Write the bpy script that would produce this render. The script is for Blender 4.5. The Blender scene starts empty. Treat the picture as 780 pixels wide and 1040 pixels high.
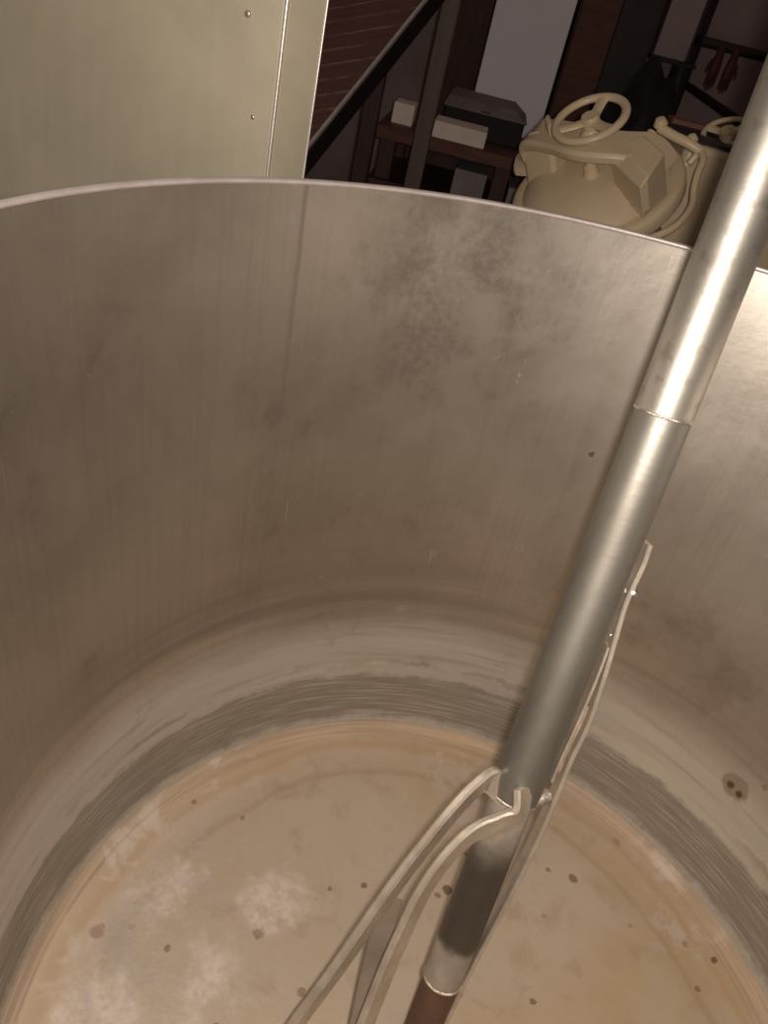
import bpy, bmesh, math, random
from mathutils import Vector, Matrix, noise as mnoise
random.seed(7)
S = bpy.context.scene
COL = S.collection
PI = math.pi

# ------------------------------------------------------------------ camera
FPX, PITCH, ROLL = 800.0, 0.5972, 0.2487
RK = 0.6                                   # kettle radius
RIMZ = 1.15
CAMP = Vector((0, 0, RIMZ + 0.3628 * RK))
YAW, Y0 = -0.4513, 0.8837
KC = Vector((-math.sin(YAW) * Y0 * RK, math.cos(YAW) * Y0 * RK, 0))   # kettle axis
fw = Vector((0, math.cos(PITCH), -math.sin(PITCH)))
_r = Vector((1, 0, 0)); _u = _r.cross(fw)
CR = math.cos(ROLL) * _r + math.sin(ROLL) * _u
CU = -math.sin(ROLL) * _r + math.cos(ROLL) * _u
cam = bpy.data.cameras.new('camera')
co = bpy.data.objects.new('camera', cam); COL.objects.link(co)
M3 = Matrix((CR, CU, -fw)).transposed()
co.matrix_world = Matrix.Translation(CAMP) @ M3.to_4x4()
cam.sensor_fit = 'VERTICAL'; cam.sensor_height = 36; cam.sensor_width = 27
cam.lens = FPX / 1040 * 36; cam.clip_start = 0.01
S.camera = co

def ray(x, y):
    return fw + CR * ((x - 390) / FPX) + CU * ((520 - y) / FPX)
def at_d(x, y, d): return CAMP + ray(x, y) * d
def at_y(x, y, Y):
    r = ray(x, y); return CAMP + r * ((Y - CAMP.y) / r.y)
def at_z(x, y, z):
    r = ray(x, y); return CAMP + r * ((z - CAMP.z) / r.z)
def at_plane(x, y, p, n):
    r = ray(x, y); return CAMP + r * ((p - CAMP).dot(n) / r.dot(n))
def px(p):
    d = p - CAMP; k = d.dot(fw)
    return (390 + FPX * d.dot(CR) / k, 520 - FPX * d.dot(CU) / k, k)

# ------------------------------------------------------------------ materials
class NT:
    def __init__(s, name):
        s.m = bpy.data.materials.new(name); s.m.use_nodes = True
        s.t = s.m.node_tree; s.b = s.t.nodes['Principled BSDF']
    def n(s, typ, **kw):
        o = s.t.nodes.new(typ)
        for k, v in kw.items(): setattr(o, k, v)
        return o
    def l(s, a, b): s.t.links.new(a, b)
    def val(s, sock, v):
        if hasattr(v, 'is_linked') or isinstance(v, bpy.types.NodeSocket): s.l(v, sock)
        else: sock.default_value = v
    def math(s, op, a, b=0.0, c=None, clamp=False):
        o = s.n('ShaderNodeMath', operation=op, use_clamp=clamp)
        s.val(o.inputs[0], a); s.val(o.inputs[1], b)
        if c is not None: s.val(o.inputs[2], c)
        return o.outputs[0]
    def vmath(s, op, a, b):
        o = s.n('ShaderNodeVectorMath', operation=op)
        s.val(o.inputs[0], a); s.val(o.inputs[1], b)
        return o.outputs['Value'] if op in ('DISTANCE', 'LENGTH', 'DOT_PRODUCT') else o.outputs[0]
    def noise(s, vec, scale=1., detail=4., rough=.55, dist=0.):
        o = s.n('ShaderNodeTexNoise'); s.l(vec, o.inputs['Vector'])
        o.inputs['Scale'].default_value = scale; o.inputs['Detail'].default_value = detail
        o.inputs['Roughness'].default_value = rough; o.inputs['Distortion'].default_value = dist
        return o.outputs[0]
    def step(s, v, a, b, lo=0., hi=1.):
        o = s.n('ShaderNodeMapRange', interpolation_type='SMOOTHSTEP')
        s.val(o.inputs[0], v); s.val(o.inputs[1], a); s.val(o.inputs[2], b)
        o.inputs[3].default_value = lo; o.inputs[4].default_value = hi
        return o.outputs[0]
    def mix(s, f, a, b, blend='MIX'):
        o = s.n('ShaderNodeMix', data_type='RGBA', blend_type=blend)
        s.val(o.inputs[0], f)
        for k, v in ((6, a), (7, b)):
            if isinstance(v, tuple): v = (*v[:3], 1)
            s.val(o.inputs[k], v)
        return o.outputs[2]
    def obj(s): return s.n('ShaderNodeTexCoord').outputs['Object']
    def uv(s): return s.n('ShaderNodeTexCoord').outputs['UV']
    def scalev(s, v, k):
        return s.vmath('MULTIPLY', v, k)
    def bump(s, h, strength=.1, dist=.002):
        o = s.n('ShaderNodeBump'); o.inputs['Strength'].default_value = strength
        o.inputs['Distance'].default_value = dist; s.l(h, o.inputs['Height'])
        s.l(o.outputs[0], s.b.inputs['Normal'])
    def out(s, col=None, rough=None, metal=None):
        if col is not None:
            s.val(s.b.inputs['Base Color'], (*col[:3], 1) if isinstance(col, tuple) else col)
        if rough is not None: s.val(s.b.inputs['Roughness'], rough)
        if metal is not None: s.val(s.b.inputs['Metallic'], metal)
        return s.m

def simple(name, a, b, rough=.5, metal=0., sc=6., k=(1, 1, 1), bump=.1):
    t = NT(name); v = t.scalev(t.obj(), k)
    n = t.noise(v, sc, 5)
    n2 = t.noise(v, sc * 6, 3)
    f = t.step(n, .3, .7)
    t.out(t.mix(f, a, b), t.math('ADD', rough - .06, t.math('MULTIPLY', n2, .12)), metal)
    if not metal and max(a) < .3: t.b.inputs['Specular IOR Level'].default_value = .2
    if bump: t.bump(n2, bump, .003)
    return t.m

# --- kettle inside: steel wall (uv = (theta, depth below rim)) and beige dished bottom share one recipe
ANISO = 0.25
WR = .345
STAINS_GLINTS = []      # (kettle-local point, radius, kind)  filled below
def kettle_mat(name, floor):
    t = NT(name); uv = t.uv(); o = t.obj()
    sep = t.n('ShaderNodeSeparateXYZ'); t.l(uv, sep.inputs[0])
    v = sep.outputs[1]
    so = t.n('ShaderNodeSeparateXYZ'); t.l(o, so.inputs[0])
    rad = t.math('SQRT', t.math('ADD', t.math('MULTIPLY', so.outputs[0], so.outputs[0]), t.math('MULTIPLY', so.outputs[1], so.outputs[1])))
    vert = t.noise(t.scalev(uv, (60, 1.6, 1)), 1, 5, .6)                # vertical brushing
    fine = t.noise(t.scalev(uv, (420, 6, 1)), 1, 3, .6)
    ring = t.noise(t.scalev(uv, (2.2, 75, 1)), 1, 5, .65)               # rings round the wall
    ring2 = t.noise(t.scalev(uv, (5, 260, 1)), 1, 4, .6)
    cloud = t.noise(o, 5, 6, .6, .3)
    cloud2 = t.noise(o, 19, 5, .6, .4)
    grain = t.noise(o, 130, 4, .6)
    if not floor:
        low = t.step(v, .40, .72)
        col = t.mix(t.step(cloud, .3, .7), (.48, .435, .385), (.375, .335, .29))
        col = t.mix(t.math('MULTIPLY', t.step(vert, .45, .75), .35), col, (.32, .285, .25))
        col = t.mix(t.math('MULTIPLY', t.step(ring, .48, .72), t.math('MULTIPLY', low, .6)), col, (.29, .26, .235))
        # food film on the lower wall
        film = t.math('MULTIPLY', t.step(t.math('ADD', v, t.math('MULTIPLY', cloud, .25)), .62, .95), .35)
        col = t.mix(film, col, (.50, .42, .33))
        scr = t.noise(t.scalev(uv, (130, 11, 1)), 1, 2, .5, .6); scr2 = t.noise(t.vmath('ADD', t.scalev(uv, (30, 60, 1)), (3.1, 1.7, 0)), 1, 2, .5, .8)
        scm = t.math('MULTIPLY', t.math('MAXIMUM', t.step(scr, .70, .76), t.step(scr2, .72, .77)), t.step(cloud, .45, .6))
        col = t.mix(t.math('MULTIPLY', scm, .45), col, (.72, .68, .63))
        # reflections painted in: pale band above the tide mark, broad dark rings higher up
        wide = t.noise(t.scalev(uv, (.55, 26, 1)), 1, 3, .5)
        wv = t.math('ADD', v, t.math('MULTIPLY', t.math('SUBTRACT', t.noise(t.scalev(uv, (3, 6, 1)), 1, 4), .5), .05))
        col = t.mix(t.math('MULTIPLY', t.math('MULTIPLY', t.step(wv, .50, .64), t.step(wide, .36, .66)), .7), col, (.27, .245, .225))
        pale_refl = t.math('MULTIPLY', t.step(wv, .63, .73), t.step(ring, .25, .55, .45, 1.))
        col = t.mix(t.math('MULTIPLY', pale_refl, .75), col, (.50, .465, .41))
        # smeared patches
        sm = t.math('MULTIPLY', t.step(cloud2, .55, .68), t.step(cloud, .48, .62))
        col = t.mix(t.math('MULTIPLY', sm, .35), col, (.25, .21, .18))
        sw = t.math('ADD', sep.outputs[0], t.math('MULTIPLY', t.noise(t.scalev(uv, (1, 9, 1)), 1, 3), .006))
        seam = t.math('MULTIPLY', t.step(t.math('ABSOLUTE', t.math('SUBTRACT', sw, SEAM)), .008, .001), t.step(v, .36, .02, 0, .5))
        col = t.mix(seam, col, (.24, .19, .165))
        # the tide mark: dark dried band
        wob = t.math('ADD', v, t.math('MULTIPLY', t.math('SUBTRACT', t.noise(t.scalev(uv, (9, 20, 1)), 1, 5, .7), .5), .045))
        band = t.math('MULTIPLY', t.step(wob, .792, .806), t.step(wob, .915, .893))
        thin = t.math('MULTIPLY', t.step(wob, .765, .770), t.step(wob, .782, .776))
        band = t.math('MULTIPLY', band, t.step(ring2, .35, .52, .45, 1.))
        thin = t.math('MULTIPLY', thin, t.step(cloud, .42, .58))
        dark = t.math('MAXIMUM', t.math('MULTIPLY', band, .76), t.math('MULTIPLY', thin, .5))
        col = t.mix(dark, col, (.135, .10, .075))
        rough = t.math('ADD', WR, t.math('MULTIPLY', vert, .12))
        rough = t.math('SUBTRACT', rough, t.math('MULTIPLY', low, .05))
        rough = t.math('ADD', rough, t.math('MULTIPLY', dark, .15))
        metal = t.math('SUBTRACT', .97, t.math('ADD', t.math('ADD', t.math('MULTIPLY', film, .35), t.math('MULTIPLY', pale_refl, .30)), t.math('MULTIPLY', dark, .4)), clamp=True)
        h = t.math('ADD', t.math('MULTIPLY', fine, .14), t.math('ADD', t.math('MULTIPLY', cloud, 3.), t.math('MULTIPLY', ring, t.math('MULTIPLY', low, 1.4))))
    else:
        wobr = t.math('ADD', rad, t.math('MULTIPLY', t.math('SUBTRACT', cloud, .5), .05))
        col = t.mix(t.step(cloud, .3, .7), (.385, .305, .225), (.355, .255, .145))
        col = t.mix(t.math('MULTIPLY', t.step(t.noise(o, 2.2, 4), .45, .62), .7), col, (.385, .31, .25))
        col = t.mix(t.math('MULTIPLY', t.step(cloud2, .5, .72), .5), col, (.27, .19, .115))
        arc = t.math('MULTIPLY', t.step(wobr, RA - .014, RA), t.step(wobr, RA + .016, RA + .002))
        arc2 = t.math('MULTIPLY', t.step(wobr, RB - .005, RB + .002), t.step(wobr, RB + .016, RB + .004))
        edge = t.step(wobr, .44, .53)
        col = t.mix(t.math('MULTIPLY', arc, .5), col, (.28, .18, .10))
        col = t.mix(t.math('MULTIPLY', arc2, .45), col, (.30, .20, .12))
        col = t.mix(t.math('MULTIPLY', edge, .35), col, (.38, .27, .17))
        rn = t.n('ShaderNodeCombineXYZ'); t.l(t.math('MULTIPLY', sep.outputs[0], 2.4), rn.inputs[0]); t.l(t.math('MULTIPLY', rad, 230), rn.inputs[1])
        rs = t.noise(rn.outputs[0], 1, 4, .6)
        col = t.mix(t.math('MULTIPLY', t.step(wobr, .496, .525), t.step(rs, .42, .58, .25, .85)), col, (.27, .195, .135))
        scuff_glint = t.math('MULTIPLY', t.step(cloud2, .50, .62), t.step(t.noise(o, 3.3, 3), .45, .6))   # rubbed patches, lightened to paint in the bottom's pale glints
        col = t.mix(t.math('MULTIPLY', scuff_glint, .6), col, (.50, .42, .36))
        v2 = t.n('ShaderNodeTexVoronoi'); t.l(o, v2.inputs['Vector']); v2.inputs['Scale'].default_value = 22
        v2.inputs['Randomness'].default_value = 1
        dd = t.math('ADD', v2.outputs['Distance'], t.math('MULTIPLY', t.math('SUBTRACT', grain, .5), .25))
        pick = t.n('ShaderNodeSeparateColor'); t.l(v2.outputs['Color'], pick.inputs[0])
        speck = t.math('MULTIPLY', t.step(dd, .13, .07), t.math('GREATER_THAN', pick.outputs[0], .72))
        col = t.mix(t.math('MULTIPLY', speck, .8), col, (.13, .075, .04))
        dark = speck
        rough = t.math('SUBTRACT', t.math('ADD', .44, t.math('MULTIPLY', cloud2, .14)), t.math('MULTIPLY', scuff_glint, .10))
        rough = t.math('ADD', rough, t.math('MULTIPLY', edge, .25))
        metal = t.math('SUBTRACT', t.math('ADD', .30, t.math('MULTIPLY', scuff_glint, .15)), t.math('MULTIPLY', edge, .22))
        metal = t.math('MULTIPLY', metal, t.math('SUBTRACT', 1., speck))
        h = t.math('ADD', t.math('MULTIPLY', cloud2, 2.0), t.math('ADD', t.math('MULTIPLY', grain, .8), t.math('MULTIPLY', cloud, 5.)))
    sn = t.noise(o, 55, 5, .65); sn2 = t.noise(o, 14, 4, .6); sn3 = t.noise(o, 85, 5, .75)
    for p, r, c, k, soft in STAINS_GLINTS:
        d = t.vmath('DISTANCE', o, tuple(p))
        d = t.math('MULTIPLY_ADD', t.math('SUBTRACT', sn if r < .02 else sn2, .5), r * (4.2 if soft else 2.4), d)
        if soft:                                      # smeared patches and painted glints, broken up by the grain
            msk = t.math('MULTIPLY', t.step(d, r * 1.35, r * .1), t.step(sn3 if r > .06 else sn, .38, .64, k * .35, k))
        else:
            msk = t.step(d, r, r * .6, 0, k)
        col = t.mix(msk, col, c)
        if soft and c[0] > .5: metal = t.math('MULTIPLY_ADD', msk, .1, metal, True); rough = t.math('MULTIPLY_ADD', msk, -.08, rough)
        elif not soft: metal = t.math('MULTIPLY', metal, t.math('SUBTRACT', 1., msk))
    t.bump(h, .12, .004)
    if not floor:                                         # brushed grain runs up and down
        tg = t.n('ShaderNodeTangent', direction_type='UV_MAP', uv_map='UVMap'); t.l(tg.outputs[0], t.b.inputs['Tangent'])
        t.b.inputs['Anisotropic'].default_value = .15; t.b.inputs['Anisotropic Rotation'].default_value = ANISO
    return t.out(col, rough, metal)

steel_rim = simple('polished_rim_steel', (.72, .66, .60), (.60, .54, .49), .28, 1., 20)
rim_steel = simple('satin_rim_steel', (.66, .58, .56), (.56, .48, .46), .45, .7, 30)
jacket_mat = simple('jacket_steel', (.50, .47, .43), (.42, .39, .35), .4, 1., 4)
def shaft_mat(name='worn_tube_steel', r0=.38, k=.72):
    t = NT(name); o = t.obj()
    n = t.noise(t.scalev(o, (1, 1, .25)), 16, 5, .6, .4); n2 = t.noise(o, 60, 4, .6)
    sc = t.noise(t.scalev(o, (1, 1, 6)), 40, 4)
    col = t.mix(t.step(n, .35, .68), tuple(k * q for q in (.58, .54, .475)), tuple(k * q for q in (.43, .395, .34)))
    col = t.mix(t.math('MULTIPLY', t.step(n2, .54, .7), .45), col, (.22, .185, .145))
    t.bump(t.math('ADD', n2, t.math('MULTIPLY', sc, .6)), .10, .002)
    return t.out(col, t.math('ADD', r0, t.math('MULTIPLY', n, .20)), .93)
shaft_steel = shaft_mat()
dim_shaft = shaft_mat('dimmed_tube_steel', .44, .46)  # same steel darkened: the highlight's fade down the shaft put into colour
bar_steel = simple('bar_steel', (.58, .51, .43), (.46, .39, .32), .42, .75, 40)
dirty_tube = simple('residue_coated_tube', (.40, .32, .24), (.27, .20, .15), .45, .45, 14)
dark_tube = simple('dark_oxidised_tube', (.17, .13, .105), (.24, .19, .15), .35, .75, 18)
rust_tube = simple('brown_stained_tube', (.12, .062, .038), (.08, .042, .028), .5, .35, 25)
strip_mat = simple('grey_brown_strip', (.24, .19, .15), (.17, .135, .105), .45, .4, 14)
weld_mat = simple('weld_bead', (.60, .55, .48), (.40, .35, .29), .35, .9, 120, bump=.5)
gap_mat = simple('caked_residue', (.16, .11, .07), (.28, .21, .15), .6, .2, 60)

def panel_mat():
    t = NT('brushed_cabinet_steel'); o = t.obj()
    br = t.noise(t.scalev(o, (90, 3, 3)), 1, 5, .6)
    fn = t.noise(t.scalev(o, (500, 500, 30)), 1, 3, .6)
    cl = t.noise(o, 4, 5, .55, .3)
    col = t.mix(t.step(cl, .3, .7), (.39, .335, .24), (.30, .26, .19))
    col = t.mix(t.math('MULTIPLY', t.step(br, .45, .8), .3), col, (.36, .33, .25))
    t.bump(fn, .06, .001)
    return t.out(col, t.math('ADD', .46, t.math('MULTIPLY', br, .1)), .25)
panel_steel = panel_mat()
cream = simple('cream_enamel_paint', (.74, .575, .375), (.68, .525, .34), .34, 0., 9, bump=.05)
concrete = simple('dark_floor_concrete', (.07, .05, .045), (.05, .035, .03), .7, 0., 3)
plaster = simple('mauve_grey_plaster', (.34, .245, .24), (.25, .175, .17), .8, 0., 2.5)
white_plaster = simple('white_column_paint', (.90, .82, .86), (.85, .77, .80), .75, 0., 2)
red_wood = simple('red_brown_wood', (.15, .06, .042), (.105, .042, .032), .6, 0., 5, (2, 12, 12))
dark_wood = simple('dark_brown_wood', (.085, .042, .038), (.06, .03, .026), .6, 0., 5, (10, 10, 1.5))
grey_post = simple('grey_brown_post_paint', (.15, .10, .09), (.11, .075, .068), .6, 0., 6, (6, 6, 1))
white_card = simple('white_card', (.85, .70, .60), (.78, .63, .54), .75, 0., 12)
grey_card = simple('grey_card', (.27, .22, .22), (.22, .18, .18), .75, 0., 12)
dark_case = simple('charcoal_case', (.025, .017, .017), (.018, .013, .013), .65, 0., 12)
case_lid = simple('grey_brown_lid', (.20, .155, .155), (.155, .12, .12), .6, 0., 12)
black_sheet = simple('black_plastic', (.018, .013, .013), (.012, .009, .009), .6, 0., 9, bump=.4)
maroon = simple('maroon_rubber', (.09, .022, .018), (.06, .016, .014), .55, 0., 14)
pink_paint = simple('dusty_pink_panel_paint', (.40, .29, .285), (.34, .245, .24), .6, 0., 7)
pipe_paint = simple('dark_pipe_paint', (.045, .03, .028), (.03, .02, .019), .5, 0., 10)
rust_box = simple('rust_red_paint', (.34, .15, .11), (.27, .115, .09), .6, 0., 10)
edge_metal = simple('bright_edge_trim', (.75, .66, .60), (.62, .54, .48), .35, .6, 30)

def slat_mat():
    t = NT('ribbed_red_brown_boards'); uv = t.uv()
    sep = t.n('ShaderNodeSeparateXYZ'); t.l(uv, sep.inputs[0])
    cl = t.noise(uv, 9, 4)
    fr = t.math('FRACT', t.math('ADD', sep.outputs[1], t.math('MULTIPLY', cl, .10)))
    line = t.math('MULTIPLY', t.step(fr, 0., .10), t.step(fr, .24, .12))
    line = t.math('MULTIPLY', line, t.step(t.noise(t.scalev(uv, (14, 1.1, 1)), 1, 3), .38, .6))
    col = t.mix(t.step(cl, .3, .7), (.15, .06, .048), (.10, .04, .033))
    col = t.mix(t.math('MULTIPLY', line, .6), col, (.36, .21, .15))
    t.bump(fr, .3, .004)
    return t.out(col, .55, 0.)
slats = slat_mat()

# ------------------------------------------------------------------ mesh helpers
def tagset(o, label=None, cat=None, group=None, kind=None):
    if label: o['label'] = label
    if cat: o['category'] = cat
    if group: o['group'] = group
    if kind: o['kind'] = kind
    return o
def thing(name, label, cat, loc, group=None, mat=None):
    o = bpy.data.objects.new(name, None); COL.objects.link(o)
    o.empty_display_size = .05
    o.matrix_basis = mat if mat is not None else Matrix.Translation(loc)
    return tagset(o, label, cat, group)
def wm(o):
    m = o.matrix_basis.copy()
    return wm(o.parent) @ m if o.parent else m
def obj(name, bm, mat, parent=None, smooth=40, bevel=0, local=False, loc=None):
    """link bm as one object; bm is in world space unless local"""
    bmesh.ops.remove_doubles(bm, verts=bm.verts, dist=1e-6)
    bmesh.ops.recalc_face_normals(bm, faces=bm.faces)
    me = bpy.data.meshes.new(name)
    o = bpy.data.objects.new(name, me); COL.objects.link(o)
    if parent is not None:
        o.parent = parent
        if not local: bm.transform(wm(parent).inverted())
    elif loc is not None:
        o.location = loc
        if not local: bm.transform(Matrix.Translation(-Vector(loc)))
    bm.to_mesh(me); bm.free()
    me.materials.append(mat)
    if bevel:
        b = o.modifiers.new('bevel', 'BEVEL'); b.width = bevel; b.segments = 3; b.limit_method = 'ANGLE'; b.angle_limit = .6
    if smooth:
        for p in me.polygons: p.use_smooth = True
        me.set_sharp_from_angle(angle=math.radians(smooth))
    return o
def hexa(bm, c):
    vs = [bm.verts.new(p) for p in c]       # 0-3 bottom ring, 4-7 top ring
    for f in ((3, 2, 1, 0), (4, 5, 6, 7), (0, 1, 5, 4), (1, 2, 6, 5), (2, 3, 7, 6), (3, 0, 4, 7)):
        bm.faces.new([vs[i] for i in f])
    return bm
def box(a, b, bm=None):
    bm = bm or bmesh.new()
    (x0, y0, z0), (x1, y1, z1) = a, b
    return hexa(bm, [(x0, y0, z0), (x1, y0, z0), (x1, y1, z0), (x0, y1, z0), (x0, y0, z1), (x1, y0, z1), (x1, y1, z1), (x0, y1, z1)])
def frames(pts, ref=None):
    n = len(pts); T = []
    for i in range(n):
        T.append((pts[min(i + 1, n - 1)] - pts[max(i - 1, 0)]).normalized())
    ref = Vector(ref) if ref is not None else (Vector((0, 0, 1)) if abs(T[0].z) < .9 else Vector((1, 0, 0)))
    N = []
    for t in T:
        r = ref - t * ref.dot(t); r.normalize(); N.append(r)
        if ref is None: ref = r
    return T, N, [t.cross(r) for t, r in zip(T, N)]
def catmull(P, k=8):
    P = [Vector(p) for p in P]; out = []
    for i in range(len(P) - 1):
        p0 = P[max(i - 1, 0)]; p1 = P[i]; p2 = P[i + 1]; p3 = P[min(i + 2, len(P) - 1)]
        for j in range(k):
            t = j / k
            out.append(.5 * ((2 * p1) + (p2 - p0) * t + (2 * p0 - 5 * p1 + 4 * p2 - p3) * t * t + (3 * p1 - p0 - 3 * p2 + p3) * t ** 3))
    out.append(P[-1]); return out
def loft(rings, bm=None, caps=True, closed=False):
    bm = bm or bmesh.new()
    R = [[bm.verts.new(p) for p in r] for r in rings]; m = len(R[0])
    for a, b in zip(R, R[1:] + ([R[0]] if closed else [])):
        for i in range(m):
            bm.faces.new((a[i], a[(i + 1) % m], b[(i + 1) % m], b[i]))
    if caps and not closed:
        bm.faces.new(R[0][::-1]); bm.faces.new(R[-1])
    return bm
def tube(pts, r, n=20, bm=None):
    pts = [Vector(p) for p in pts]; T, N, B = frames(pts)
    rr = r if isinstance(r, (list, tuple)) else [r] * len(pts)
    return loft([[p + (a * math.cos(2 * PI * k / n) + b * math.sin(2 * PI * k / n)) * q for k in range(n)] for p, a, b, q in zip(pts, N, B, rr)], bm)
def strap(pts, w, th, ref, bm=None):
    """flat bar: thickness th along ref, width w across"""
    pts = [Vector(p) for p in pts]; T, N, B = frames(pts, ref)
    c = min(w, th) * .25; rings = []
    for p, a, b in zip(pts, N, B):
        A = th / 2; Bw = w / 2
        rings.append([p + a * x + b * y for x, y in ((A - c, Bw), (A, Bw - c), (A, -Bw + c), (A - c, -Bw), (-A + c, -Bw), (-A, -Bw + c), (-A, Bw - c), (-A + c, Bw))])
    return loft(rings, bm)
def lathe(prof, n=96, M=Matrix(), bm=None, uvz=False):
    bm = bm or bmesh.new(); R = []
    for r, z in prof:
        if r < 1e-6: R.append([bm.verts.new(M @ Vector((0, 0, z)))])
        else: R.append([bm.verts.new(M @ Vector((r * math.cos(2 * PI * k / n), r * math.sin(2 * PI * k / n), z))) for k in range(n)])
    for a, b in zip(R, R[1:]):
        for i in range(n):
            j = (i + 1) % n
            if len(a) == 1 and len(b) == 1: continue
            if len(a) == 1: bm.faces.new((a[0], b[i], b[j]))
            elif len(b) == 1: bm.faces.new((a[i], a[j], b[0]))
            else: bm.faces.new((a[i], a[j], b[j], b[i]))
    return bm
def torus(R, r, M=Matrix(), n=64, m=14, bm=None):
    return loft([[M @ Vector(((R + r * math.cos(2 * PI * k / m)) * math.cos(2 * PI * i / n), (R + r * math.cos(2 * PI * k / m)) * math.sin(2 * PI * i / n), r * math.sin(2 * PI * k / m))) for k in range(m)] for i in range(n)], bm, closed=True)

# ------------------------------------------------------------------ the kettle
KO = KC + Vector((0, 0, RIMZ))                       # rim centre
def kprof(k=6):
    P = [(1.0, 0), (.982, -.3), (.963, -.6), (.945, -.87), (.928, -1.1), (.917, -1.24), (.911, -1.33), (.908, -1.42), (.903, -1.49), (.895, -1.525)]
    return [(r * RK, z * RK) for r, z in P]
def smooth_prof(P, k=6):
    return [(p.x, p.y) for p in catmull([Vector((a, b, 0)) for a, b in P], k)]
WALL = smooth_prof(kprof())
FLOORP = smooth_prof([(.895 * RK, -1.525 * RK), (.878 * RK, -1.545 * RK), (.84 * RK, -1.557 * RK), (.6 * RK, -1.568 * RK), (.3 * RK, -1.574 * RK), (0.0, -1.576 * RK)], 6)
FLOORP[-1] = (0., FLOORP[-1][1])
FZ = RIMZ - 1.573 * RK
def hit_kettle(x, y):
    """kettle-local point seen at a pixel"""
    r = ray(x, y).normalized(); o = CAMP - KO; prof = WALL + FLOORP[1:]
    last = None
    for i in range(1, 4000):
        p = o + r * (i * .0008); rr = math.hypot(p.x, p.y)
        for (r0, z0), (r1, z1) in zip(prof, prof[1:]):
            if z1 <= p.z <= z0 and z0 > z1:
                w = r0 + (r1 - r0) * (z0 - p.z) / (z0 - z1)
                if rr >= w - .0005: return p
                break
        else:
            if p.z < FLOORP[-1][1]: return p
    return p
for x, y, r, c, k in [
    (745, 798, .030, (.13, .082, .045), .8), (742, 797, .0075, (.05, .028, .015), .95), (750, 806, .006, (.05, .028, .015), .95),
    (777, 800, .006, (.16, .10, .06), .9), (601, 461, .0055, (.06, .03, .02), .95), (527, 556, .008, (.11, .09, .08), .8),
    (440, 561, .007, (.10, .08, .07), .8), (408, 618, .008, (.14, .12, .10), .7), (640, 640, .034, (.25, .20, .165), .6),
    (690, 640, .045, (.27, .215, .18), .6), (735, 690, .05, (.27, .22, .18), .6), (660, 615, .04, (.27, .22, .18), .5), (95, 675, .034, (.22, .15, .10), .5),
    (470, 285, .11, (.24, .21, .185), .5), (560, 300, .08, (.25, .22, .195), .45), (427, 345, .09, (.25, .22, .195), .4), (520, 245, .08, (.25, .22, .195), .45), (400, 250, .07, (.25, .22, .195), .4), (470, 235, .07, (.25, .22, .195), .4),
    (264, 949, .010, (.13, .08, .04), .9), (97, 946, .012, (.22, .14, .10), .8), (306, 1008, .008, (.16, .10, .06), .8), (134, 940, .006, (.2, .13, .08), .8),
    (582, 892, .0075, (.14, .08, .045), .9), (626, 855, .009, (.25, .15, .08), .8), (725, 975, .006, (.10, .055, .03), .9), (695, 958, .006, (.22, .14, .08), .8),
    (370, 899, .006, (.12, .07, .04), .9), (455, 904, .009, (.08, .05, .03), .9), (335, 903, .005, (.15, .09, .05), .9), (541, 1018, .006, (.12, .07, .04), .9),
    (180, 893, .035, (.66, .57, .52), .6), (145, 920, .03, (.66, .57, .52), .6), (270, 915, .05, (.66, .57, .52), .6), (215, 985, .05, (.66, .57, .52), .6), (100, 1020, .05, (.66, .57, .52), .6)]:  # this last row: pale patches painting specular glints on the bottom
    p = hit_kettle(x, y)
    STAINS_GLINTS.append((p, r, c, k, r > .031 or (c[0] > .29 and r > .012), p.z > -1.53 * RK))
ALL = STAINS_GLINTS
RA = math.hypot(*hit_kettle(300, 768)[:2]); RB = math.hypot(*hit_kettle(640, 915)[:2])
_q = hit_kettle(297, 320); SEAM = (math.atan2(_q.y, _q.x) - math.atan2(-KC.y, -KC.x)) % (2 * PI) + .003
STAINS_GLINTS = [s[:5] for s in ALL if s[5]]; wall_mat = kettle_mat('brushed_kettle_steel', False)
STAINS_GLINTS = [s[:5] for s in ALL if not s[5]]; floor_mat = kettle_mat('film_covered_kettle_bottom', True)

kettle = thing('cooking_kettle', 'large round open stainless steel kettle filling most of the picture, seen into from above', 'kettle', KO)
def kettle_shell(name, prof, mat):
    bm = bmesh.new(); n = 160; uvl = bm.loops.layers.uv.new('UVMap')
    off = math.atan2(-KC.y, -KC.x)       # seam on the camera's side
    R = []; dist = 0
    V = [-p[1] for p in prof]
    for r, z in prof:
        R.append([bm.verts.new((r * math.cos(off + 2 * PI * k / n), r * math.sin(off + 2 * PI * k / n), z)) for k in range(n)] if r > 1e-6 else None)
    tip = None
    if R[-1] is None: tip = bm.verts.new((0, 0, prof[-1][1])); 
    for a in range(len(R) - 1):
        for i in range(n):
            j = (i + 1) % n
            u0, u1 = 2 * PI * i / n, 2 * PI * (i + 1) / n
            if R[a + 1] is None:
                f = bm.faces.new((R[a][i], R[a][j], tip)); uvs = ((u0, V[a]), (u1, V[a]), (u0, V[a + 1]))
            else:
                f = bm.faces.new((R[a][i], R[a][j], R[a + 1][j], R[a + 1][i])); uvs = ((u0, V[a]), (u1, V[a]), (u1, V[a + 1]), (u0, V[a + 1]))
            for lp, q in zip(f.loops, uvs): lp[uvl].uv = q
    me = bpy.data.meshes.new(name); bmesh.ops.recalc_face_normals(bm, faces=bm.faces)
    bm.to_mesh(me); bm.free(); me.materials.append(mat)
    for p in me.polygons: p.use_smooth = True
    o = bpy.data.objects.new(name, me); COL.objects.link(o); o.parent = kettle
    return o
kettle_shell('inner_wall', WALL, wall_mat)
kettle_shell('kettle_bottom', FLOORP, floor_mat)
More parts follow.
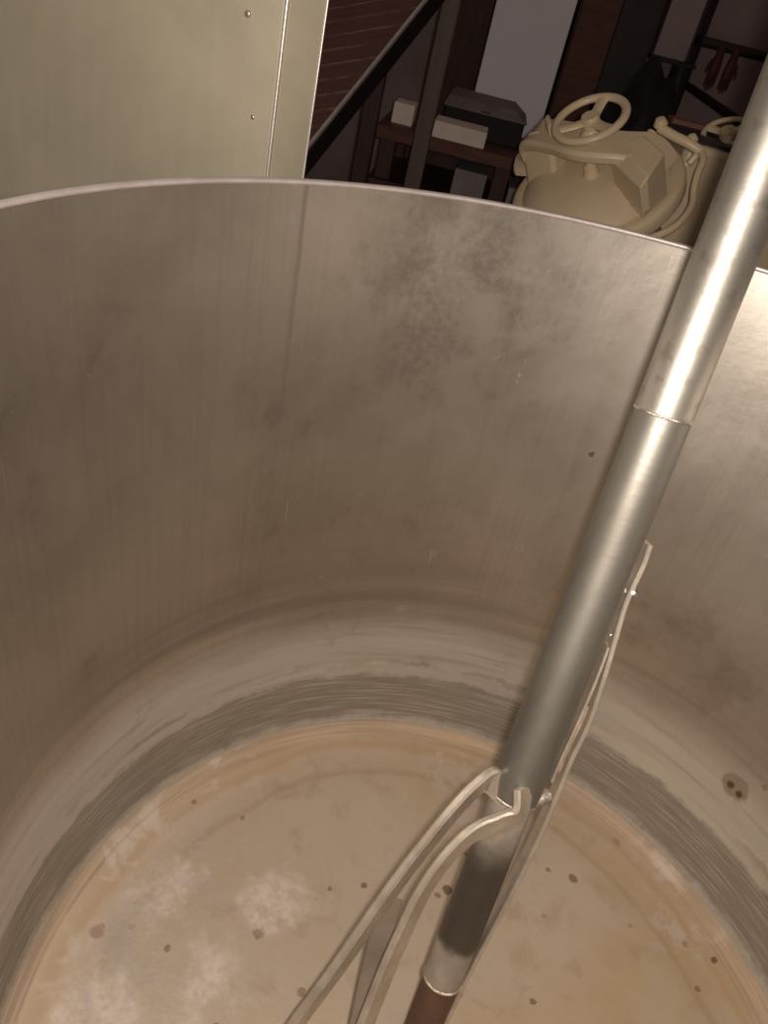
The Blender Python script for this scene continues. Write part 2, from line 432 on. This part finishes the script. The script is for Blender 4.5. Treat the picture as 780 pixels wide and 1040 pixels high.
obj('rim', torus(RK + .001, .0034, n=160), rim_steel, kettle, local=True)
JO = RK + .018
obj('outer_jacket', lathe([(RK + .004, -.003), (JO - .008, -.004), (JO, -.012), (JO, -.8), (JO - .03, -.9), (JO - .05, -.98), (JO - .05, -RIMZ + .004), (JO - .09, -RIMZ + .004), (JO - .09, -1.0)], 128), jacket_mat, kettle, local=True)

# ------------------------------------------------------------------ the agitator
RS = .0275
Pb = at_z(404, 1108, FZ + .004)
Pt = at_d(736, 262, .69)
ax = (Pb - Pt).normalized()
def on_axis(y):
    """axis point whose pixel row is y"""
    lo, hi = -1.5, 3.
    for _ in range(60):
        m = (lo + hi) / 2
        if px(Pt + ax * m)[1] < y: lo = m
        else: hi = m
    return Pt + ax * lo
toC = (CAMP - on_axis(700)); toC = (toC - ax * toC.dot(ax)).normalized()     # radial, to the camera
side = ax.cross(toC)                                                          # sign fixed below
if px(on_axis(700) + side * .1)[0] < px(on_axis(700))[0]: side = -side        # side = image right
agit = thing('agitator', 'inclined steel agitator shaft with flat scraper bars standing inside the kettle', 'agitator', Pb)
top = Pt - ax * .62
def seg(y0, y1, r, name, mat, p0=None):
    a = p0 or on_axis(y0); b = on_axis(y1) if not isinstance(y1, Vector) else y1
    L = (b - a); rings = [a, a + L * .01, b - L * .01, b]
    return obj(name, tube([a + L * (i / 12) for i in range(13)], r, 48), mat, agit)
seg(0, 421, RS, 'upper_shaft_tube', shaft_steel, top)
seg(421, 806, RS * .985, 'shaft_tube', dim_shaft)
a = on_axis(421)
Tm = Matrix((side, ax.cross(side), ax)).transposed().to_4x4()
obj('weld_seam', torus(RS - .0008, .0016, Matrix.Translation(a) @ Tm, 64, 10), weld_mat, agit)
def lower_mat():
    t = NT('residue_and_oxide_tube'); o = t.obj()
    L = lambda y: (on_axis(y) - Pb).dot(ax)
    al = t.math('ADD', t.vmath('DOT_PRODUCT', o, tuple(ax)), t.math('MULTIPLY', t.math('SUBTRACT', t.noise(o, 22, 4), .5), .05))
    n = t.noise(o, 40, 4)
    col = t.mix(t.step(n, .35, .65), (.31, .265, .215), (.24, .20, .16))
    dk = t.math('MULTIPLY', t.step(al, L(832), L(880)), t.step(al, L(962), L(948)))
    col = t.mix(t.math('MULTIPLY', dk, .9), col, (.075, .062, .052))
    t.bump(n, .08, .002)
    return t.out(col, .42, t.math('ADD', .35, t.math('MULTIPLY', dk, .4)))
seg(806, 992, RS * .87, 'lower_tube', lower_mat())
obj('foot_weld', torus(RS * .84, .0022, Matrix.Translation(on_axis(992)) @ Tm, 48, 10), weld_mat, agit)
seg(992, Pb + ax * .006, RS * .80, 'brown_shaft_foot', rust_tube)
obj('collar_weld', torus(RS * .92, .0026, Matrix.Translation(on_axis(806)) @ Tm, 64, 10), weld_mat, agit)

def depth_axis(y): return px(on_axis(y))[2]
# left scraper bar: starts on the shaft's left, runs down to the left
def path(pp): return catmull([at_d(*p) for p in pp], 8)
d8 = depth_axis(800)
P1 = path([(513, 806, d8 - .004), (499, 792, d8 - .012), (487, 797, d8 - .018), (462, 822, d8 - .02), (420, 874, d8 - .01), (385, 922, d8 + .0), (345, 980, d8 + .01), (308, 1030, d8 + .02), (268, 1085, d8 + .03)])
viewn = -ray(400, 930).normalized()
W = .030
def bar(name, P, w, th, lean, mat=bar_steel, label=None):
    # narrow edge th faces the camera, broad side w runs away from it
    T = (P[-1] - P[0]).normalized()
    s = T.cross(viewn).normalized()
    if s.dot(side) < 0: s = -s
    nrm = (s * math.cos(lean) + viewn * math.sin(lean)).normalized()       # thickness direction
    o = obj(name, strap(P, w, th, nrm), mat, agit, 30)
    if label: o['label'] = label
    return o
bar('scraper_bar', P1, W, .0105, .30)
P2 = path([(531, 800, d8 - .034), (530, 818, d8 - .036), (524, 829, d8 - .038), (505, 836, d8 - .04), (478, 848, d8 - .042), (453, 872, d8 - .04), (430, 905, d8 - .034), (412, 942, d8 - .026), (393, 985, d8 - .018), (373, 1036, d8 - .008), (352, 1090, d8 + .004)])
bar('scraper_bar', P2, W, .0085, .42)
# flat grey-brown strip between the left bar and the bottom
P3 = path([(398, 912, d8 + .035), (385, 960, d8 + .05), (374, 1005, d8 + .058), (362, 1060, d8 + .06)])
obj('brown_strip', strap(P3, .026, .006, viewn), strip_mat, agit, 30)
# right blade: a long thin bar beside the shaft
def dxs(y, k=0): return depth_axis(y) + k
PR = path([(657, 551, dxs(551, .012)), (650, 572, dxs(572, .01)), (634, 607, dxs(607, .006)), (624, 640, dxs(640, .004)), (611, 685, dxs(685)), (597, 728, dxs(728)), (578, 768, dxs(768)), (563, 806, dxs(806)), (543, 852, dxs(852)), (515, 908, dxs(908)), (490, 955, dxs(955)), (468, 998, dxs(998)), (446, 1046, dxs(1046)), (432, 1080, dxs(1075))])
bar('side_blade', PR, .024, .0052, -.35)
PI2 = path([(617, 655, dxs(655, -.004)), (604, 690, dxs(690, -.006)), (588, 727, dxs(727, -.006)), (572, 762, dxs(762, -.006)), (560, 790, dxs(790, -.004))])
bar('inner_blade', PI2, .016, .003, -.2)
PG = path([(596, 716, dxs(716, .004)), (583, 746, dxs(746, .004)), (566, 783, dxs(783, .004))])
obj('packing_strip', strap(PG, .008, .004, viewn), gap_mat, agit, 30)
# bracket joining the blade and the shaft
bm = tube([on_axis(806) + side * .012 + toC * .012, at_d(556, 808, dxs(806))], .008, 16)
obj('bracket', bm, weld_mat, agit)
def nut(p, r, name):
    q = (CAMP - p).normalized(); m = Matrix.Translation(p) @ q.to_track_quat('Z', 'Y').to_matrix().to_4x4()
    bm = lathe([(0, -.004), (r * 1.3, -.004), (r * 1.3, 0), (r * .9, r * .2), (r * .7, r * .8), (0, r)], 12, m)
    return obj(name, bm, steel_rim, agit)
nut(at_d(643, 602, dxs(602, -.004)), .0036, 'bolt')
nut(at_d(626, 645, dxs(645, -.004)), .003, 'bolt')
pa = at_d(643, 602, dxs(602, 0)); 
obj('bolt_shank', tube([pa, at_d(634, 600, dxs(602, .004))], .0025, 10), weld_mat, agit)
pa = at_d(626, 645, dxs(645, 0)); obj('bolt_shank', tube([pa, at_d(620, 645, dxs(645, .003))], .0022, 10), weld_mat, agit)

# ------------------------------------------------------------------ the steel cabinet at left
YP = 1.14
c0 = at_y(293, 0, YP); c1 = at_y(270, 184, YP)
XC = (c0.x + c1.x) / 2
e = at_y(333, 0, YP + .03); XE = e.x
cab = thing('steel_cabinet', 'tall olive-grey stainless steel cabinet behind the kettle, its corner strip to the right', 'cabinet', (XC - .4, YP + .3, 0))
obj('front_panel', box((XC - 1.2, YP, .05), (XC - .0025, YP + .02, 2.0)), panel_steel, cab, bevel=.0015)
bm = hexa(bmesh.new(), [(XC + .0025, YP, .05), (XE, YP + .03, .05), (XE - .012, YP + .045, .05), (XC, YP + .02, .05),
                        (XC + .0025, YP, 2.), (XE, YP + .03, 2.), (XE - .012, YP + .045, 2.), (XC, YP + .02, 2.)])
obj('corner_strip', bm, panel_steel, cab, bevel=.0012)
obj('seam_bead', tube([(XC, YP - .0005, .05 + i * .195) for i in range(11)], .0024, 10), edge_metal, cab)
obj('edge_bead', tube([(XE, YP + .03, .05 + i * .195) for i in range(11)], .0016, 10), edge_metal, cab)
obj('carcass', box((XC - 1.2, YP + .02, .0), (XE - .22, YP + .30, 1.99)), jacket_mat, cab)
p = at_y(252, 14, YP); obj('rivet', lathe([(0, .004), (.003, .0035), (.0045, .001), (.0045, -.004)], 16, Matrix.Translation(p) @ Matrix.Rotation(PI / 2, 4, 'X')), steel_rim, cab)
p = at_y(257, 119, YP); obj('rivet', lathe([(0, .003), (.002, .0025), (.003, .001), (.003, -.004)], 16, Matrix.Translation(p) @ Matrix.Rotation(PI / 2, 4, 'X')), steel_rim, cab)

# ------------------------------------------------------------------ room
def struct(name, bm, mat): 
    o = obj(name, bm, mat, None, 0); o['kind'] = 'structure'; return o
YB = 4.95
struct('floor', box((-3.2, -2.2, -.1), (3.6, YB + .2, 0)), concrete)
struct('wall_back', box((-3.2, YB, 0), (3.6, YB + .15, 3.)), plaster)
struct('wall_left', box((-3.35, -2.2, 0), (-3.2, YB + .15, 3.)), plaster)
struct('wall_right', box((3.6, -2.2, 0), (3.75, YB + .15, 3.)), plaster)

YC = 4.05
a = at_y(502, 0, YC); b = at_y(484, 94, YC); c = at_y(585, 0, YC); d = at_y(557, 110, YC)
x0 = (a.x + b.x) / 2; x1 = (c.x + d.x) / 2
o = obj('column', box((x0, YC, 0), (x1, YC + .35, 3.)), white_plaster, None, 0, .008); o['kind'] = 'structure'
o.name = 'wall_column'

# ------------------------------------------------------------------ slatted ramp behind the cabinet
A = at_d(433, 0, 2.3); B = at_d(308, 156, 2.15)
upn = (Vector((-.25, -.55, .8))).normalized()
run = (A - B).normalized(); A2 = A + run * .2; B2 = B - run * .9
acr = run.cross(upn).normalized()
if acr.dot(CR) > 0: acr = -acr
nrm = run.cross(acr).normalized()
if nrm.dot(CAMP - A) < 0: nrm = -nrm
ramp = thing('slatted_ramp', 'red-brown ribbed ramp with a bright edge strip sloping up beside the steel cabinet', 'ramp', (B2.x, B2.y, 0))
bm = bmesh.new(); uvl = bm.loops.layers.uv.new('UVMap')
Wd = .55; th = .008
q = [B2, A2, A2 + acr * Wd, B2 + acr * Wd]
vt = [bm.verts.new(v) for v in q]; vb = [bm.verts.new(v - nrm * th) for v in q]
def uface(vs, uvs):
    f = bm.faces.new(vs)
    for lp, uvv in zip(f.loops, uvs): lp[uvl].uv = uvv
Lr = (A2 - B2).length
# boards lie level across the slope: v counts boards
hz = 1 / .036
def uvr(p): return ((p.x + p.y) * 1.0, (p.z - .36 * p.x) * hz)
uface(vt, [uvr(v.co) for v in vt]); uface(vb[::-1], [uvr(v.co) for v in vb[::-1]])
for i in range(4):
    j = (i + 1) % 4; uface((vt[i], vb[i], vb[j], vt[j]), [(0, 0)] * 4)
obj('ramp_bed', bm, slats, ramp, 0)
obj('edge_strip', strap([B2 + nrm * .003, A2 + nrm * .003], .009, .012, nrm), edge_metal, ramp, 0)
obj('side_rail', strap([B2 - nrm * .042 - acr * -.012, A2 - nrm * .042 - acr * -.012], .02, .06, nrm), black_sheet, ramp, 0)
for k in (.3, .85):
    P = B2.lerp(A2, k) + acr * .42 - nrm * .08
    obj('leg', box((P.x - .03, P.y - .03, 0), (P.x + .03, P.y + .03, P.z)), dark_wood, ramp)

# ------------------------------------------------------------------ posts
def post(xa, ya, xb, yb, w, Y, mat, label):
    a = at_y(xa, ya, Y); b = at_y(xb, yb, Y); X = (a.x + b.x) / 2
    return tagset(obj('post', box((X - w / 2, Y, 0), (X + w / 2, Y + w, 2.6)), mat, None, 0, .006, loc=(X, Y, 0)), label, 'post')
post(463, 0, 414, 190,   .058, 2.98, grey_post, 'grey-brown square post in front of the workbench')
post(384, 70, 362, 190, .06, 3.13, dark_wood, 'dark brown square post standing left of the small white box')
post(478, 30, 470, 70, .16, 4.42, dark_wood, 'wide dark brown post standing just left of the white column')

# ------------------------------------------------------------------ workbench
YW = 3.25
f0 = at_y(400, 131, YW); f1 = at_y(535, 164, YW); BT = (f0.z + f1.z) / 2
bx0 = at_y(384, 120, YW).x; bx1 = at_y(575, 170, YW).x
bench = thing('workbench', 'low workbench with a red-brown wooden top behind the kettle', 'workbench', ((bx0 + bx1) / 2, YW + .3, 0))
obj('bench_top', box((bx0, YW, BT - .045), (bx1, YW + .6, BT)), red_wood, bench, bevel=.004)
obj('shelf', box((bx0, YW + .0, BT - .22), (bx1, YW + .55, BT - .19)), dark_wood, bench, bevel=.003)
obj('added_dark_backing', box((bx0, YW + .57, .05), (bx1, YW + .59, BT - .045)), dark_wood, bench)  # dark sheet added to keep the space under the bench dark
for X in (bx0 + .05, at_y(508, 185, YW).x, bx1 - .04):
    for Y in (YW + .04, YW + .52):
        obj('leg', box((X - .03, Y, 0), (X + .03, Y + .05, BT - .045)), dark_wood, bench, bevel=.003)

def bx(name, x0, y0, x1, y1, zb, Y, dep, mat, label, cat, h=None):
    """box standing at height zb whose front face spans pixels x0..x1"""
    a = at_y(x0, y0, Y).x; b = at_y(x1, y1, Y).x
    o = obj(name, box((a, Y, zb), (b, Y + dep, zb + h)), mat, None, 0, .004, loc=((a + b) / 2, Y + dep / 2, zb))
    return tagset(o, label, cat)
bx('carton', 399, 112, 420, 118, BT, YW + .12, .12, white_card, 'small white carton on the bench left of the grey-brown post', 'box', .075)
bx('carton', 440, 128, 494, 140, BT, YW + .03, .16, white_card, 'long pale carton on the bench in front of the dark case', 'box', .058)
# dark case with a lid, behind the long carton
a = at_y(452, 110, YW + .24).x; b = at_y(532, 130, YW + .24).x
case = thing('tool_case', 'dark case with a grey-brown lid on the bench beside the white column', 'case', ((a + b) / 2, YW + .36, BT))
obj('case_body', box((a, YW + .22, BT), (b, YW + .52, BT + .095)), dark_case, case, bevel=.006)
bm = bmesh.new(); zt = BT + .095
hexa(bm, [(a - .01, YW + .20, zt), (b + .01, YW + .20, zt), (b + .01, YW + .54, zt), (a - .01, YW + .54, zt),
          (a + .005, YW + .23, zt + .04), (b - .05, YW + .23, zt + .04), (b - .05, YW + .52, zt + .04), (a + .005, YW + .52, zt + .04)])
obj('case_lid', bm, case_lid, case, bevel=.005)
obj('latch', box(((a + b) / 2 - .02, YW + .205, zt - .03), ((a + b) / 2 + .02, YW + .222, zt + .01)), dark_case, case, bevel=.002)
bx('storage_box', 464, 165, 497, 172, BT - .189, YW + .015, .3, grey_card, 'grey box on the shelf under the workbench', 'box', .105)
bx('storage_box', 520, 180, 531, 184, BT - .189, YW + .015, .2, grey_card, 'small grey box under the workbench right of the bench leg', 'box', .085)

# ------------------------------------------------------------------ cream hatch vessel
def axis_at(x, y, c, lean):
    """axis seen under cos c, its image leaning left of straight up by lean degrees"""
    v = -ray(x, y).normalized(); u = (CU - v * CU.dot(v)).normalized(); r = (CR - v * CR.dot(v) - u * CR.dot(u)).normalized()
    q = math.radians(lean); return (v * c + (u * math.cos(q) - r * math.sin(q)) * math.sqrt(1 - c * c)).normalized()
OV = at_d(604, 187, 2.01)
def camvec(x, y, z): return (CR * x + CU * y - fw * z).normalized()
AX = axis_at(604, 187, .57, 9)
UX = (CR - AX * CR.dot(AX)).normalized(); VX = AX.cross(UX)
VM = Matrix.Translation(OV) @ Matrix((UX, VX, AX)).transposed().to_4x4()
vessel = thing('pressure_vessel', 'cream-painted vessel with a round domed hatch and handwheel beyond the rim', 'vessel', OV, mat=VM)
def lv(x, y, d): return VM.inverted() @ at_d(x, y, d)
RV = .222
obj('hatch_lid', lathe([(0, .058), (.03, .0575), (.08, .052), (.13, .040), (.162, .024), (.178, .008), (.186, 0), (.186, -.012), (0, -.012)], 72), cream, vessel, local=True)
obj('hatch_flange', lathe([(.150, -.006), (.19, -.004), (.205, -.004), (.214, -.008), (.218, -.016), (.218, -.042), (.212, -.05), (.19, -.052)], 72), cream, vessel, local=True)
obj('vessel_body', lathe([(.19, -.05), (.17, -.06), (.15, -.09), (.15, -.32), (.12, -.40), (0, -.42)], 72), cream, vessel, local=True)
def vp(cx, cy, h):
    """local point at height h over the hatch seen at a pixel"""
    q = VM.inverted() @ at_plane(cx, cy, OV + AX * h, AX); return q
bo = vp(599.7, 171, .07)
obj('boss', lathe([(0, .082), (.012, .082), (.017, .078), (.019, .06), (.03, .045)], 24, Matrix.Translation((bo.x, bo.y, 0))), cream, vessel, local=True)
YH = .118
ym = vp(599, 152, YH)
yl = vp(545, 138, YH * .92); yr = vp(660, 150, YH * .9)
yd = (yr - yl); yd.z = 0; yd.normalize(); yn = Vector((-yd.y, yd.x, 0))
pts = [yl - yd * .03 - yn * .01 + Vector((0, 0, -.11)), yl - yd * .028 + Vector((0, 0, -.05)), yl, ym.lerp(yl, .5) + Vector((0, 0, .012)), ym + Vector((0, 0, .012)), ym.lerp(yr, .6), yr + Vector((0, 0, -.01)), yr + yd * .03 + Vector((0, 0, -.06))]
obj('yoke_bar', strap(catmull(pts, 6), .105, .03, (0, 0, 1)), cream, vessel, 40, .004, local=True)
# raised clamp block at the right end of the yoke
tp = [vp(628, 147, .125), vp(654, 136.5, .125), vp(675, 155, .115), vp(658, 180.5, .115)]
lo = [vp(621, 164, .108), vp(655, 132, .04), vp(676, 164, .03), vp(650, 191, .10)]
bm = hexa(bmesh.new(), [Vector((lo[0].x, lo[0].y, .02)), Vector((tp[1].x, tp[1].y, .02)), Vector((tp[2].x, tp[2].y, .0)), Vector((lo[3].x, lo[3].y, .015)), tp[0], tp[1], tp[2], tp[3]])
bmesh.ops.recalc_face_normals(bm, faces=bm.faces)
obj('clamp_block', bm, cream, vessel, 40, .005, local=True)
bm = hexa(bmesh.new(), [Vector((lo[0].x, lo[0].y, .03)), Vector((tp[0].x, tp[0].y, .03)), Vector((tp[3].x, tp[3].y, .03)), Vector((lo[3].x, lo[3].y, .03)), lo[0], tp[0] + Vector((0, 0, .003)), tp[3] + Vector((0, 0, .003)), lo[3]])
obj('clamp_face', bm, cream, vessel, 40, .003, local=True)
lp = [vp(538, 166, .02), vp(537, 152, .06), vp(540, 140, .10), vp(547, 131, .125), vp(556, 128, .14), vp(561, 136, .14)]
obj('lug', strap(catmull(lp, 6), .05, .014, -yd), cream, vessel, 40, .003, local=True)
yo = ym
wa = yl - yd * .02; wb = yl + yd * .075
bm = hexa(bmesh.new(), [Vector((p.x + yn.x * q, p.y + yn.y * q, h)) for p, q, h in ((wa, -.060, -.005), (wb, -.055, .02), (wb, .045, .02), (wa, .045, -.005), (wa, -.046, yl.z), (wb, -.046, yl.z + .004), (wb, .045, yl.z + .004), (wa, .045, yl.z))])
obj('yoke_web', bm, cream, vessel, 40, .012, local=True)
# screw and handwheel (its own tilt)
WC = OV + AX * .205
WD = (px(WC)[2])
WC = at_d(599.5, 121, WD)
WA = axis_at(599.5, 121, .515, 11); WU = (CR - WA * CR.dot(WA)).normalized(); WV = WA.cross(WU)
WM = VM.inverted() @ (Matrix.Translation(WC) @ Matrix((WU, WV, WA)).transposed().to_4x4())
wl = WM.to_translation(); wd = WM.to_3x3() @ Vector((0, 0, 1))
fb = Vector((bo.x, bo.y, .07))
obj('screw_spindle', tube([wl + wd * .01, wl - wd * .04, wl.lerp(fb, .6), fb], .0125, 20), cream, vessel, local=True)
sm = wl.lerp(fb, .42)
obj('spindle_collar', tube([fb.lerp(wl, .40), sm.lerp(wl, .25), wl - wd * .028], [.030, .026, .02], 24), cream, vessel, local=True)
def handwheel(par, M, R, r, rot, dish=.02):
    h = bpy.data.objects.new('handwheel', None); COL.objects.link(h); h.parent = par; h.matrix_basis = M; h.empty_display_size = .02
    obj('wheel_rim', torus(R, r, Matrix.Diagonal((1, 1, .85, 1)), 72, 16), cream, h, local=True)
    obj('hub', lathe([(0, .002), (.009, .002), (.011, .010), (.019, .010), (.022, .005), (.022, -.018), (.014, -.026), (0, -.026)], 32), cream, h, local=True)
    for k in range(3):
        a = rot + k * 2 * PI / 3
        d = Vector((math.cos(a), math.sin(a), 0))
        P = catmull([d * .014 + Vector((0, 0, -.004)), d * (R * .5) + Vector((0, 0, -.004)), d * (R - r * .4)], 6)
        T, N, B = frames(P, (0, 0, 1))
        rings = []
        for i, (p, nn, b) in enumerate(zip(P, N, B)):
            w = .0165 - .003 * math.sin(PI * i / (len(P) - 1)); t_ = .0065
            rings.append([p + b * w * math.cos(q * PI / 6) + nn * t_ * math.sin(q * PI / 6) for q in range(12)])
        obj('spoke', loft(rings), cream, h, local=True)
    return h
handwheel(vessel, WM, .082, .0105, math.radians(58))
foot = OV - AX * .36
obj('stand', tube([Vector((foot.x, foot.y, 0)), Vector((foot.x, foot.y, .02)), Vector((foot.x, foot.y, .03)), foot], [.20, .20, .11, .11], 32), cream, vessel)
# hinge arm and bent pipe
dv = 2.01
obj('hinge_arm', tube(catmull([lv(670, 130, dv), lv(684, 138, dv - .01), (lv(700, 146, dv - .02)), lv(713, 155, dv - .02)], 6), .0125, 18), cream, vessel, local=True)
obj('hinge_knob', lathe([(0, .018), (.012, .014), (.018, 0), (.012, -.014), (0, -.018)], 20, Matrix.Translation(lv(671, 126, dv))), cream, vessel, local=True)
obj('hinge_knob', lathe([(0, .016), (.010, .012), (.015, 0), (.010, -.012), (0, -.016)], 20, Matrix.Translation(lv(703, 142, dv))), cream, vessel, local=True)
obj('hinge_lug', tube([lv(664, 136, dv + .01), lv(650, 152, dv + .02)], .018, 16), cream, vessel, local=True)
obj('bent_pipe', tube(catmull([lv(700, 166, dv + .0), lv(711, 155, dv - .02), lv(714, 163, dv - .04), lv(709, 176, dv - .05), lv(705, 192, dv - .06), lv(703, 208, dv - .07), lv(694, 222, dv - .08), lv(681, 233, dv - .09), lv(666, 240, dv - .09), lv(640, 250, dv - .08)], 6), .0095, 16), cream, vessel, local=True)

# cream machine casing beside it, with a second handwheel behind the shaft
c = [at_d(706, 138, 2.18), at_d(748, 156, 2.16)]
zt = min(c[0].z, c[1].z)
q0 = at_z(690, 140, zt); 
mc = thing('machine_casing', 'cream machine casing right of the round hatch, a small handwheel on top behind the shaft', 'machine', (c[0].x + .12, c[0].y + .1, 0))
cx0, cy0 = c[0].x, min(c[0].y, c[1].y)
bm = box((cx0 - .02, cy0, .0), (cx0 + .42, cy0 + .32, zt))
obj('casing', bm, cream, mc, 40, .02)
obj('lid_strip', box((cx0 - .015, cy0 + .005, zt), (cx0 + .415, cy0 + .315, zt + .008)), pipe_paint, mc, 0)
hw = at_d(739, 134, 2.29)
A2v = axis_at(740, 134, .50, -4); U2 = (CR - A2v * CR.dot(A2v)).normalized()
M2 = Matrix.Translation(hw) @ Matrix((U2, A2v.cross(U2), A2v)).transposed().to_4x4()
handwheel(mc, wm(mc).inverted() @ M2, .066, .0085, math.radians(250))
obj('handwheel_stem', tube([hw, hw - A2v * .09, Vector((hw.x, hw.y + .03, zt - .02))], .016, 16), cream, mc)

# ------------------------------------------------------------------ the dark corner at right
Y1 = 4.37
a = at_y(588, 10, Y1).x; b = at_y(668, 30, Y1).x
lock = thing('tall_cupboard', 'tall dark brown cupboard standing right of the white column', 'cupboard', ((a + b) / 2, Y1 + .25, 0))
obj('cupboard_body', box((a, Y1 + .02, 0), (b, Y1 + .5, 2.2)), dark_wood, lock, bevel=.004)
obj('door', box((a + .01, Y1, .06), ((a + b) / 2 - .003, Y1 + .02, 2.18)), red_wood, lock, bevel=.003)
d2 = obj('door', box(((a + b) / 2 + .003, Y1, .06), (b - .01, Y1 + .02, 2.18)), pipe_paint, lock, bevel=.003)
# black sack
p = at_d(641, 122, 3.19)
bm = bmesh.new(); bmesh.ops.create_icosphere(bm, subdivisions=4, radius=1)
for v in bm.verts:
    n_ = mnoise.noise(v.co * 2.2) * .16 + mnoise.noise(v.co * 6) * .05
    v.co = v.co * (1 + n_); v.co.x *= .17; v.co.y *= .16; v.co.z = max(v.co.z * .48, -.45)
SZ = at_d(650, 70, 3.19).z
bm.transform(Matrix.Translation((p.x + .03, p.y, SZ - .46)))
zmin = min(v.co.z for v in bm.verts)
for v in bm.verts:
    v.co.z = v.co.z if v.co.z > SZ - .5 else v.co.z - (SZ - .5 - v.co.z) * ((zmin) / max(SZ - .5 - zmin, .01))
o = tagset(obj('rubbish_sack', bm, black_sheet, None, 180, loc=(p.x + .03, p.y, 0)), 'tall black plastic sack behind the large handwheel', 'sack')
# wall panel
YR = 4.68
a = at_y(672, 30, YR); b = at_y(704, 40, YR); zl = at_y(682, 65, YR).z
wp = thing('wall_panel', 'dusty pink panel with a dark lower edge in the upper right corner', 'panel', ((a.x + b.x) / 2, YR + .1, zl))
obj('panel_face', box((a.x, YR, zl + .02), (b.x, YB, zl + .95)), pink_paint, wp, bevel=.006)
obj('panel_sill', box((a.x - .01, YR - .015, zl), (b.x + .06, YB, zl + .02)), pipe_paint, wp, bevel=.003)
a = at_y(708, 35, 4.8)
tagset(obj('wall_pipe', tube([Vector((a.x, 4.86, z * .25)) for z in range(12)], .055, 20), pipe_paint, None, loc=(a.x, 4.86, 0)), 'dark upright pipe on the wall right of the pink panel', 'pipe')
# rail with two maroon gloves hanging on it
YG = 4.52
g0 = at_y(738, 48, YG); g1 = at_y(800, 62, YG); RZ = g0.z
rail = thing('hanging_rail', 'dark rail on the right wall holding two maroon gloves', 'rail', (g0.x, YG, RZ))
obj('rail_bar', tube([(g0.x - .12, YG, RZ), (g0.x + .25, YG, RZ), (g0.x + .6, YG, RZ)], .022, 14), pipe_paint, rail)
for X in (g0.x - .08, g0.x + .5):
    obj('bracket', box((X - .02, YG, RZ - .02), (X + .02, YB, RZ + .02)), pipe_paint, rail)
GS = .55
def glove(x, y, label, rz):
    t = at_y(x, y, YG); 
    bm = bmesh.new()
    rings = []
    for z, w, th in ((0, .035, .02), (-.04, .034, .02), (-.09, .045, .022), (-.13, .047, .02), (-.15, .044, .018)):
        rings.append([Vector((t.x + w * math.cos(k * PI / 8), YG - .03 + th * math.sin(k * PI / 8), RZ + z)) for k in range(16)])
    loft(rings, bm)
    for k, (ox, L) in enumerate(((-.033, .055), (-.011, .072), (.011, .068), (.033, .05))):
        tube([Vector((t.x + ox, YG - .03, RZ - .14)), Vector((t.x + ox * 1.05, YG - .035, RZ - .15 - L * .6)), Vector((t.x + ox * 1.05, YG - .03, RZ - .15 - L))], [.0115, .011, .006], 10, bm)
    tube([Vector((t.x + .04 * rz, YG - .03, RZ - .07)), Vector((t.x + .062 * rz, YG - .035, RZ - .11)), Vector((t.x + .066 * rz, YG - .04, RZ - .14))], [.014, .012, .007], 10, bm)
    for v in bm.verts:
        v.co = Vector((t.x + (v.co.x - t.x) * GS, YG - .03 + (v.co.y - YG + .03) * GS, RZ + (v.co.z - RZ) * .85))
    return tagset(obj('work_glove', bm, maroon, None, 60, loc=(t.x, YG, RZ)), label, 'glove')
glove(729, 58, 'left one of two maroon gloves hanging from the rail', -1)
glove(743, 62, 'right one of two maroon gloves hanging from the rail', 1)
# low trunking along the wall and a rust-red crate
a = at_y(698, 87, 4.9); b = at_y(740, 116, 4.2)
tagset(obj('floor_pipe', tube([a, a.lerp(b, .5), b, b + (b - a) * .6], .02, 12), pipe_paint, None, loc=a), 'thin dark pipe slanting along the wall above the second handwheel', 'pipe')
a = at_d(684, 120, 2.97); b = at_d(722, 128, 2.97)
o = obj('crate', box((a.x, a.y, 0), (b.x + .05, a.y + .12, a.z)), rust_box, None, 0, .006, loc=(a.x, a.y, 0))
tagset(o, 'rust-red crate behind the cream machine casing', 'crate')

# ------------------------------------------------------------------ light
FE = 55
fl = bpy.data.lights.new('phone_flash', 'POINT'); fl.energy = FE; fl.color = (1, .91, .815); fl.shadow_soft_size = .012
fo = bpy.data.objects.new('phone_flash', fl); COL.objects.link(fo)
fo.location = CAMP + CU * .012 + CR * .024
w = bpy.data.worlds.new('room_light'); S.world = w; w.use_nodes = True
bg = w.node_tree.nodes['Background']; bg.inputs[0].default_value = (1, .80, .68, 1); bg.inputs[1].default_value = .09

S.view_settings.view_transform = 'Standard'; S.view_settings.look = 'None'
S.view_settings.exposure = 0; S.view_settings.gamma = 1; S.view_settings.use_curve_mapping = False
